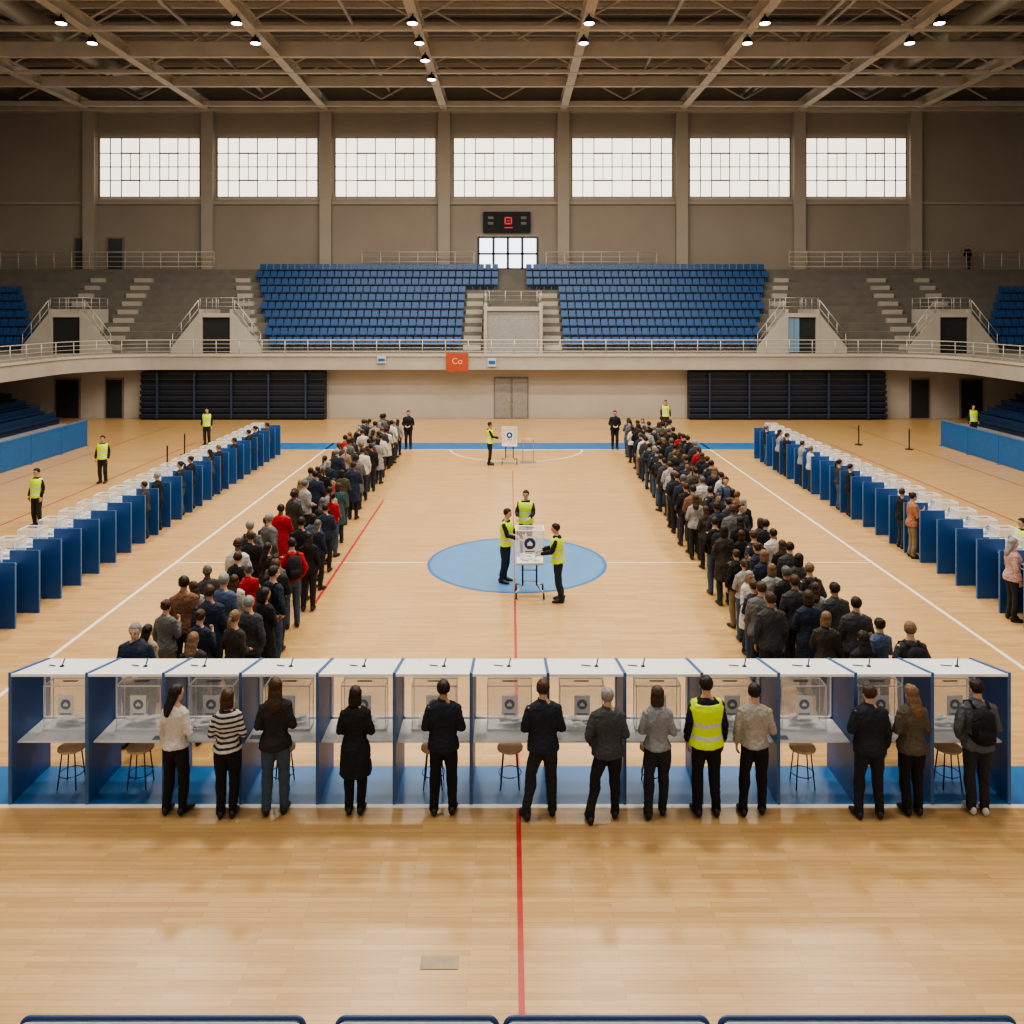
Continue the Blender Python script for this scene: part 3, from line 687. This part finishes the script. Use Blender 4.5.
GLOW = mat('window_glow', (.55, .5, .42), .5, emit=(1, .91, .76), es=2.1, var=.12, scale=.6)
MULL = mat('window_frame', (.2, .17, .14), .6)
for i in range(7):
    xc = (PX[i]+PX[i+1])/2; w = 3.68; z0, z1 = 14.75, 19.05; H = z1-z0
    b = MB(); b.box(xc-w, xc+w, 59.9, 59.94, z0, z1, 0)
    for u in (-1, -.78, -.56, -.2, .2, .56, .78, 1):
        x = xc+w*u; t = .06 if abs(u) == 1 else .032
        b.box(x-t, x+t, 59.84, 59.9, z0, z1, 1)
    for u in (-.38, 0, .38): b.box(xc+w*u-.022, xc+w*u+.022, 59.84, 59.9, z0+H*.28, z0+H*.74, 1)
    for u in (0, .28, .51, .74, 1):
        z = z0+H*u; t = .032
        b.box(xc-w, xc+w, 59.84, 59.9, z-t, z+t, 1)
    for a, c in ((-.56, -.2), (.2, .56)):
        for u in (.28, .74): b.box(xc+w*a, xc+w*c, 59.82, 59.9, z0+H*u-.05, z0+H*u+.05, 1)
    struct(b.build(f'window_{i+1}', [GLOW, MULL]), 'large glowing multi-pane clerestory window')
b = MB(); b.box(-2.3, 2.0, 59.9, 59.94, 9.5, 11.8, 0)
for x in (-2.3, -1.2, -.15, .9, 2.0): b.box(x-.09, x+.09, 59.82, 59.9, 9.5, 11.8, 1)
for z in (9.5, 10.6, 11.8): b.box(-2.3, 2.0, 59.82, 59.9, z-.07, z+.07, 1)
struct(b.build('window_8', [mat('door_glow', (.8, .85, .9), .5, emit=(.8, .92, 1), es=2.4), mat('glazing_bar', (.04, .04, .045), .5)]), 'bright glazed double doors with dark frames')
e = empty('scoreboard', (-.15, 59.6, 12.1)); tag(e, 'black electronic scoreboard with red display digits on the wall', 'scoreboard')
MB().box(-1.95, 1.5, 59.6, 59.99, 12.15, 13.65).build('housing', DARKO, parent=e, bevel=.04)
RED = mat('led_red', (.4, .02, .03), .5, emit=(1, .04, .08), es=.4); WLED = mat('led_dim', (.07, .07, .07), .5, emit=(.8, .85, .9), es=.02)
b = MB(); b.box(-.4, .15, 59.58, 59.6, 12.72, 12.82); b.box(-.4, .15, 59.58, 59.6, 13.15, 13.25); b.box(-.4, -.3, 59.58, 59.6, 12.72, 13.25); b.box(.05, .15, 59.58, 59.6, 12.72, 13.25); b.box(-.22, -.03, 59.58, 59.6, 12.94, 13.02)
b.build('display_digit', RED, parent=e)
MB().box(-.4, .2, 59.58, 59.6, 12.45, 12.52).build('display_bar', RED, parent=e)
for x in (-1.6, .8):
    for z in (12.7, 13.1): MB().box(x, x+.4, 59.58, 59.6, z, z+.2).build('display_lamp', WLED, parent=e)
DDK = mat('door_dark', (.05, .055, .06), .5)
for i, x in enumerate((-31.2, -28.8)):
    b = MB(); b.box(x-.6, x+.6, 59.85, 59.98, 9.4, 11.8, 0); b.box(x-.5, x+.5, 59.82, 59.86, 9.45, 11.7, 1); struct(b.build(f'door_{i+1}', [MULL, DDK]), 'dark grey door on the upper walkway')
di = 3
for x0, x1 in ((-.95, .1), (.1, 1.1)):
    b = MB(); b.box(x0, x1, 49.2, 49.3, 0, 2.45, 0); b.box(x0+.06, x1-.06, 49.17, 49.2, .03, 2.38, 1); b.box(x1-.2 if x0 < 0 else x0+.1, x1-.1 if x0 < 0 else x0+.2, 49.12, 49.17, 1.0, 1.15, 2)
    struct(b.build(f'door_{di}', [MULL, DOORM, METAL]), 'grey double door leaf'); di += 1
for x0, x1 in ((-27.3, -25.8), (-24.3, -23.2), (24.0, 25.2), (27.0, 28.4)):
    b = MB(); b.box(x0, x1, 49.2, 49.3, 0, 2.4, 0); b.box(x0+.08, x1-.08, 49.18, 49.2, .03, 2.3, 1)
    struct(b.build(f'door_{di}', [MULL, DARKO]), 'dark doorway under the balcony'); di += 1
BED = mat('bleacher_edge', (.03, .045, .08), .4)
for x0, x1 in ((-21.9, -10.95), (10.6, 22.3)):
    e = empty('retracted_bleacher', ((x0+x1)/2, 48.9, 0)); tag(e, 'dark navy telescopic bleacher pushed closed against the wall', 'bleacher', 'retracted bleachers')
    MB().box(x0+.05, x1-.05, 48.6, 49.25, 0, 2.85).build('frame', DARKM, parent=e)
    for r in range(8):
        z = .12+.345*r; b = MB(); b.box(x0, x1, 48.42+.03*r, 48.7, z, z+.16); b.box(x0, x1, 48.35+.03*r, 48.62, z+.17, z+.22, 1)
        b.build('bleacher_row', [NAVY, BED], parent=e)
    for q in range(5):
        xx = x0+(x1-x0)*(q+.5)/5; MB().box(xx-.05, xx+.05, 48.3, 48.42, .1, 2.8).build('support', BED, parent=e)
for sx in (-1, 1):
    xo = -24.6 if sx < 0 else 25.0
    e = empty('side_stand', (xo+sx*2, 40, 0)); tag(e, 'low tiered courtside stand with dark blue seat rows', 'seating stand', 'side stands')
    for r in range(5):
        a, c = sorted((xo+sx*.8*r, xo+sx*(.8*r+.8)))
        MB().box(a, c, 33, 45.5, 0, .2+.34*r).build('tier', CONC, parent=e)
        q = (a+c)/2; zz = .2+.34*r
        b = MB(); b.box(q-.2, q+.2, 33.1, 45.4, zz+.3, zz+.36); b.box(q+sx*.22-.03, q+sx*.22+.03, 33.1, 45.4, zz+.3, zz+.66); b.box(q-.05, q+.05, 33.1, 45.4, zz, zz+.3)
        b.build('seat_row', NAVYS, parent=e)

# balcony
path = [(-24.5, 24)]+[(-24.5, y) for y in (30, 36, 40)]+[(-20.5-4*math.cos(a), 44+4*math.sin(a)) for a in [math.pi/2*i/12 for i in range(13)]]
path += [(x, 48) for x in (-14, -7, 0, 7, 14)]+[(21+4*math.sin(a), 44+4*math.cos(a)) for a in [math.pi/2*i/12 for i in range(13)]]+[(25, y) for y in (40, 36, 30, 24)]
n = len(path); b = MB()
poly = path+[(38, 24), (38, 50.6), (-38, 50.6), (-38, 24)]
b.prism(poly, 3.0, 3.84, 'z')
struct(b.build('floor_balcony', CONCL), 'curved concrete balcony slab around the hall')
b = MB()
vs = []
for i, p in enumerate(path):
    q0 = V(path[max(i-1, 0)]); q1 = V(path[min(i+1, n-1)]); t = (q1-q0).normalized(); nn = V((t.y, -t.x))
    for off, z in ((.0, 3.78), (.08, 3.78), (.08, 3.92), (0, 3.92), (-.15, 3.92), (-.15, 3.8)):
        vs.append((p[0]+nn.x*off, p[1]+nn.y*off, z))
b.add(vs, [(i*6+k, i*6+(k+1) % 6, (i+1)*6+(k+1) % 6, (i+1)*6+k) for i in range(n-1) for k in range(6)])
tn[0] += 1; struct(b.build(f'trim_{tn[0]}', WALLL), 'balcony edge coping')

def railing(pts, z0, h, sp, label, nb=3, group='white metal railings', r=.03, m=RAILM):
    zz = z0 if isinstance(z0, (list, tuple)) else [z0]*len(pts)
    e = empty('railing', (pts[0][0], pts[0][1], zz[0])); tag(e, label, 'railing', group)
    MB().tube([(p[0], p[1], z+h) for p, z in zip(pts, zz)], r, 8).build('handrail', m, parent=e, smooth=True)
    for k in range(nb):
        MB().tube([(p[0], p[1], z+h*(k+.6)/(nb+.6)) for p, z in zip(pts, zz)], r*.6, 6).build('bar', m, parent=e, smooth=True)
    P3 = [V((p[0], p[1], z)) for p, z in zip(pts, zz)]; acc = 0.
    tot = sum((P3[i+1]-P3[i]).length for i in range(len(P3)-1)); cnt = max(1, round(tot/sp)); sp = tot/cnt
    tgt = [sp*i for i in range(cnt+1)]
    for i in range(len(P3)-1):
        L = (P3[i+1]-P3[i]).length
        while tgt and tgt[0] <= acc+L+1e-4:
            q = P3[i].lerp(P3[i+1], min(1, (tgt[0]-acc)/L)); tgt.pop(0)
            MB().tube([q, q+V((0, 0, h))], r*.9, 6).build('post', m, parent=e, smooth=True)
        acc += L
    return e
railing([(p[0]*.998, p[1]+.0) for p in path], 3.92, .82, 1.35, 'pale metal balcony railing with horizontal bars', 3)

e = empty('hanging_sign', (-2.95, 47.85, 3.0)); tag(e, 'orange-red square sign with pale lettering on balcony edge', 'sign')
MB().box(-3.72, -2.45, 47.83, 47.87, 2.92, 3.98).build('board', mat('sign_orange', (.42, .06, .02), .5, var=.05), parent=e)
def text(s, size, loc, m, parent, rot=(math.pi/2, 0, 0)):
    c = bpy.data.curves.new('lettering', 'FONT'); c.body = s; c.size = size; c.align_x = 'CENTER'; c.align_y = 'CENTER'; c.extrude = .004
    t = bpy.data.objects.new('tmp', c); COL.objects.link(t)
    dg = bpy.context.evaluated_depsgraph_get(); me = bpy.data.meshes.new_from_object(t.evaluated_get(dg)); bpy.data.objects.remove(t)
    me.materials.clear(); me.materials.append(m)
    o = bpy.data.objects.new('lettering', me); COL.objects.link(o); o.rotation_euler = rot; o.parent = parent; o.location = V(loc)-V(parent.location)
text('Co', .5, (-3.08, 47.815, 3.5), mat('sign_letter', (.8, .45, .3), .6), e)
for x, w, h, z in ((-1.05, .5, .5, 3.45), (-7.5, .5, .4, 3.6)):
    b = MB(); b.box(x-w/2, x+w/2, 47.85, 47.89, z-h/2, z+h/2, 0); b.box(x-w/2+.05, x+w/2-.05, 47.84, 47.85, z-h/4, z+h/4-.03, 1)
    tag(b.build('notice_sign', [GREYW, LB]), 'small white and blue notice on the balcony edge', 'sign', 'balcony notices')

# ------------------------------------------------------------------ grandstand
NR = 10; TY, TZ = 50.4, 3.9; DYR, DZR = .82, .55
b = MB(); poly = [(TY, 3.84)]
for r in range(NR):
    poly += [(TY+DYR*r, TZ+DZR*r+.12), (TY+DYR*(r+1), TZ+DZR*r+.12)]
poly += [(TY+DYR*NR, 9.4), (60, 9.4), (60, 3.84)]
b.prism(poly, -38, 38, 'x')
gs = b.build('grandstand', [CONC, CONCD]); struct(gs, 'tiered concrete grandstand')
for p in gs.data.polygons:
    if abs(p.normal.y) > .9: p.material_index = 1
def zt(r): return TZ+DZR*r+.12
def seat_mesh(b, x, y, z):
    b.prism([(y+.1, z+.36), (y+.5, z+.33), (y+.5, z+.37), (y+.1, z+.41)], x-.21, x+.21, 'x')
    b.prism([(y+.47, z+.37), (y+.52, z+.37), (y+.6, z+.78), (y+.56, z+.80)], x-.21, x+.21, 'x')
    b.box(x-.04, x+.04, y+.28, y+.36, z, z+.35)
sm = MB(); seat_mesh(sm, 0, 0, 0); smesh = sm.mesh('stadium_seat', [SEATB])
rest = MB(); cnt = 0
def seats_range(r):
    f = r/9; out = []
    for sd in (-1, 1):
        o = 15.2+3.0*f; inn_ = 3.15 if r < 7 else .95
        x = inn_+.25
        while x < o: out.append(sd*x+.15); x += .5
    return out
for r in range(NR):
    for x in seats_range(r):
        if cnt < 300:
            o = bpy.data.objects.new('stadium_seat', smesh); COL.objects.link(o); o.location = (x, TY+DYR*r, zt(r)); tag(o, 'blue plastic stadium seat on a concrete tier', 'seat', 'blue grandstand seats'); cnt += 1
        else: seat_mesh(rest, x, TY+DYR*r, zt(r))
for r in range(0, 7):
    for sd in (-1, 1):
        x = 29.6+.65*r
        while x < 36: seat_mesh(rest, sd*x, TY+DYR*r, zt(r)); x += .5
tag(rest.build('stadium_seats', SEATB, origin=(0, 56, 8)), 'rows of blue plastic stadium seats on concrete tiers', 'seats', 'blue grandstand seats', 'stuff')
def stairs(xf, w, r0=0, r1=NR):
    b = MB()
    for r in range(r0, r1):
        x = xf(r)
        b.box(x-w/2, x+w/2, TY+DYR*r-.4, TY+DYR*r, zt(r)-DZR, zt(r)-DZR/2)
        b.box(x-w/2, x+w/2, TY+DYR*r-.4-.0, TY+DYR*r+.05, zt(r)-DZR/2, zt(r)-DZR/2+.02, 1)
    tag(b.build('stairs', [CONCL, WALLL]), 'concrete aisle steps between seat blocks', 'stairs', 'grandstand stairs')
for sd in (-1, 1):
    stairs(lambda r: sd*(15.2+3.0*r/9+.65)+.15, 1.0); stairs(lambda r: sd*2.5+.15, 1.1, 0, 8)
    stairs(lambda r: sd*(24.8+.1*r), 1.2); stairs(lambda r: sd*28.9, .9)
def vomitory(x, w, depth, h, centre=False):
    e = empty('stair_entrance', (x, 50.3, 3.84)); tag(e, 'concrete stand entrance with a dark doorway', 'entrance', 'grandstand entrances')
    y0 = 50.2; z0 = 3.85; z1 = z0+h; t = .2; hw = w/2
    b = MB(); b.box(x-hw, x-hw+t, y0, y0+depth, z0, z1); b.box(x+hw-t, x+hw, y0, y0+depth, z0, z1); b.box(x-hw+t, x+hw-t, y0, y0+depth, z1-.5, z1-.25)
    if not centre:
        for sd in (-1, 1):   # angled stair cheek walls
            b.prism([(x+sd*hw, z0), (x+sd*(hw+1.7), z0), (x+sd*(hw+1.7), z0+.35), (x+sd*hw, z0+2.45)], y0+.02, y0+.17, 'y')
    b.build('surround', CONCL, parent=e)
    MB().box(x-hw+t, x+hw-t, y0+.15, y0+.25, z0, z1-.5).build('doorway', DOORM if centre else DARKO, parent=e)
    railing([(x-hw+.05, y0+depth), (x-hw+.05, y0+.05), (x+hw-.05, y0+.05), (x+hw-.05, y0+depth)], z1, .7, 1.0, 'pale metal railing around a stand entrance', 2, r=.025)
vomitory(.2, 3.6, 5.6, 3.1, True)
for x in (-18.0, -27.2, 17.9, 27.2):
    vomitory(x, 2.1, 3.2, 2.7)
    for sd in (-1, 1):
        railing([(x+sd*1.1, 50.3), (x+sd*2.7, 50.3)], [6.3, 4.25], .8, .9, 'sloping pale handrail beside a stand entrance', 1, r=.03)
b = MB(); b.box(17.1, 17.75, 50.3, 50.34, 3.9, 6.0, 0); b.box(17.4, 17.45, 50.28, 50.3, 3.9, 6.0, 1)
tag(b.build('glass_door', [mat('door_bluish', (.1, .18, .25), .4, emit=(.4, .65, .95), es=.12), MULL]), 'glazed door showing bluish daylight in the stand entrance', 'door')
for x0, x1 in ((-36.5, -21.2), (-10.6, -2.6), (2.6, 10.5), (20.0, 36.5)):
    railing([(x0, 58.75), (x1, 58.75)], 9.4, 1.25, 1.3, 'pale metal railing on the upper walkway', 3, r=.035)

# ------------------------------------------------------------------ roof structure
for x in PX:
    b = MB(); b.box(x-.26, x+.26, 4, 59.5, 21.0, 21.08); b.box(x-.05, x+.05, 4, 59.5, 21.08, 21.6); b.box(x-.26, x+.26, 4, 59.5, 21.6, 21.68)
    tag(b.build('roof_girder', STEELP), 'long tan painted steel roof girder', 'girder', 'longitudinal roof girders')
for Y, hh in ((14, .7), (27, .7), (38.2, .7), (42.5, .2), (47, .85), (50.2, .2), (53.2, .65), (58.3, .35)):
    e = empty('roof_truss', (0, Y, 21.0)); tag(e, 'tan steel cross truss spanning the hall roof', 'truss', 'roof trusses')
    MB().box(-38, 38, Y-.16, Y+.16, 20.98, 20.98+hh).build('bottom_chord', STEELP, parent=e)
    MB().box(-38, 38, Y-.12, Y+.12, 23.8, 24.1).build('top_chord', STEELP, parent=e)
    xs = [-34.9+4.3*i for i in range(17)]
    for i in range(16):
        z0, z1 = (21.5, 23.9) if i % 2 == 0 else (23.9, 21.5)
        if hh < .3: z0, z1 = z1, z0
        MB().tube([(xs[i], Y, z0), (xs[i+1], Y, z1)], .07, 6).build('brace', STEELP, parent=e)
for y in [5+1.9*i for i in range(29)]:
    tag(MB().box(-38, 38, y-.08, y+.08, 24.05, 24.4).build('roof_purlin', PURL), 'thin steel purlin under the roof deck', 'purlin', 'roof purlins')
DUCT = mat('duct_metal', (.34, .31, .27), .5, .1)
for x in (-35.5, -26.3, 25.3, 34):
    tag(MB().tube([(x, 10, 22.5), (x, 59, 22.5)], .6, 18).build('air_duct', DUCT, smooth=True), 'round metal ventilation duct in the roof', 'duct', 'roof ducts')
for x, r in ((-17.5, .12), (-8.5, .1), (8.6, .12), (16.6, .14), (17.2, .1), (28.3, .16)):
    tag(MB().tube([(x, 10, 21.95), (x, 59, 21.95)], r, 10).build('roof_pipe', DUCT, smooth=True), 'slim service pipe running under the roof', 'pipe', 'roof pipes')

LAMPE = mat('lamp_glow', (1, .95, .85), .5, emit=(1, .93, .8), es=10)
SP = []
for x in PX[1:7]:
    for y in (40.2, 43.2): SP.append((x, y, False))
for y in (46.2, 50.0): SP.append((PX[3], y, False))
for x in PX[2:6]:
    for y in (10, 18, 26, 34, 43.2): SP.append((x, y, True))
EN = {10: 640, 18: 980, 26: 1150, 34: 1080, 43.2: 900}
done = set()
for x, y, lit in sorted(SP, key=lambda s: not s[2]):
    if (x, y) not in done:
        done.add((x, y))
        e = empty('ceiling_lamp', (x, y, 21.0)); tag(e, 'round high-bay ceiling lamp hanging from a roof girder', 'lamp', 'high-bay lamps')
        MB().tube([(x, y, 21.0), (x, y, 20.85)], .04, 8).build('rod', DARKM, parent=e)
        MB().tube([(x, y, 20.88), (x, y, 20.8), (x, y, 20.62), (x, y, 20.55)], [.1, .18, .26, .28], 20).build('housing', DARKM, parent=e, smooth=True)
        MB().tube([(x, y, 20.55), (x, y, 20.52)], [.25, .23], 20).build('diffuser', LAMPE, parent=e)
        if lit:
            l = bpy.data.lights.new('high_bay_light', 'AREA'); l.shape = 'DISK'; l.size = 1.6; l.energy = EN[y]; l.color = (1, .915, .78)
            lo = bpy.data.objects.new('high_bay_light', l); COL.objects.link(lo); lo.location = (x, y, 20.4)

w = bpy.data.worlds.new('World'); SC.world = w; w.use_nodes = True
bg = w.node_tree.nodes['Background']; bg.inputs[0].default_value = (1, .95, .88, 1); bg.inputs[1].default_value = .6
try:
    SC.view_settings.view_transform = 'AgX'; SC.view_settings.look = 'AgX - Medium High Contrast'; SC.view_settings.exposure = .03
except Exception: pass
cam = bpy.data.cameras.new('Camera'); co = bpy.data.objects.new('Camera', cam); COL.objects.link(co)
co.location = (0, 0, 6.5); co.rotation_euler = (math.pi/2, 0, 0)
cam.sensor_width = 36; cam.lens = 820/1024*36; cam.shift_x = .002; cam.shift_y = -.1973; cam.clip_end = 200
SC.camera = co
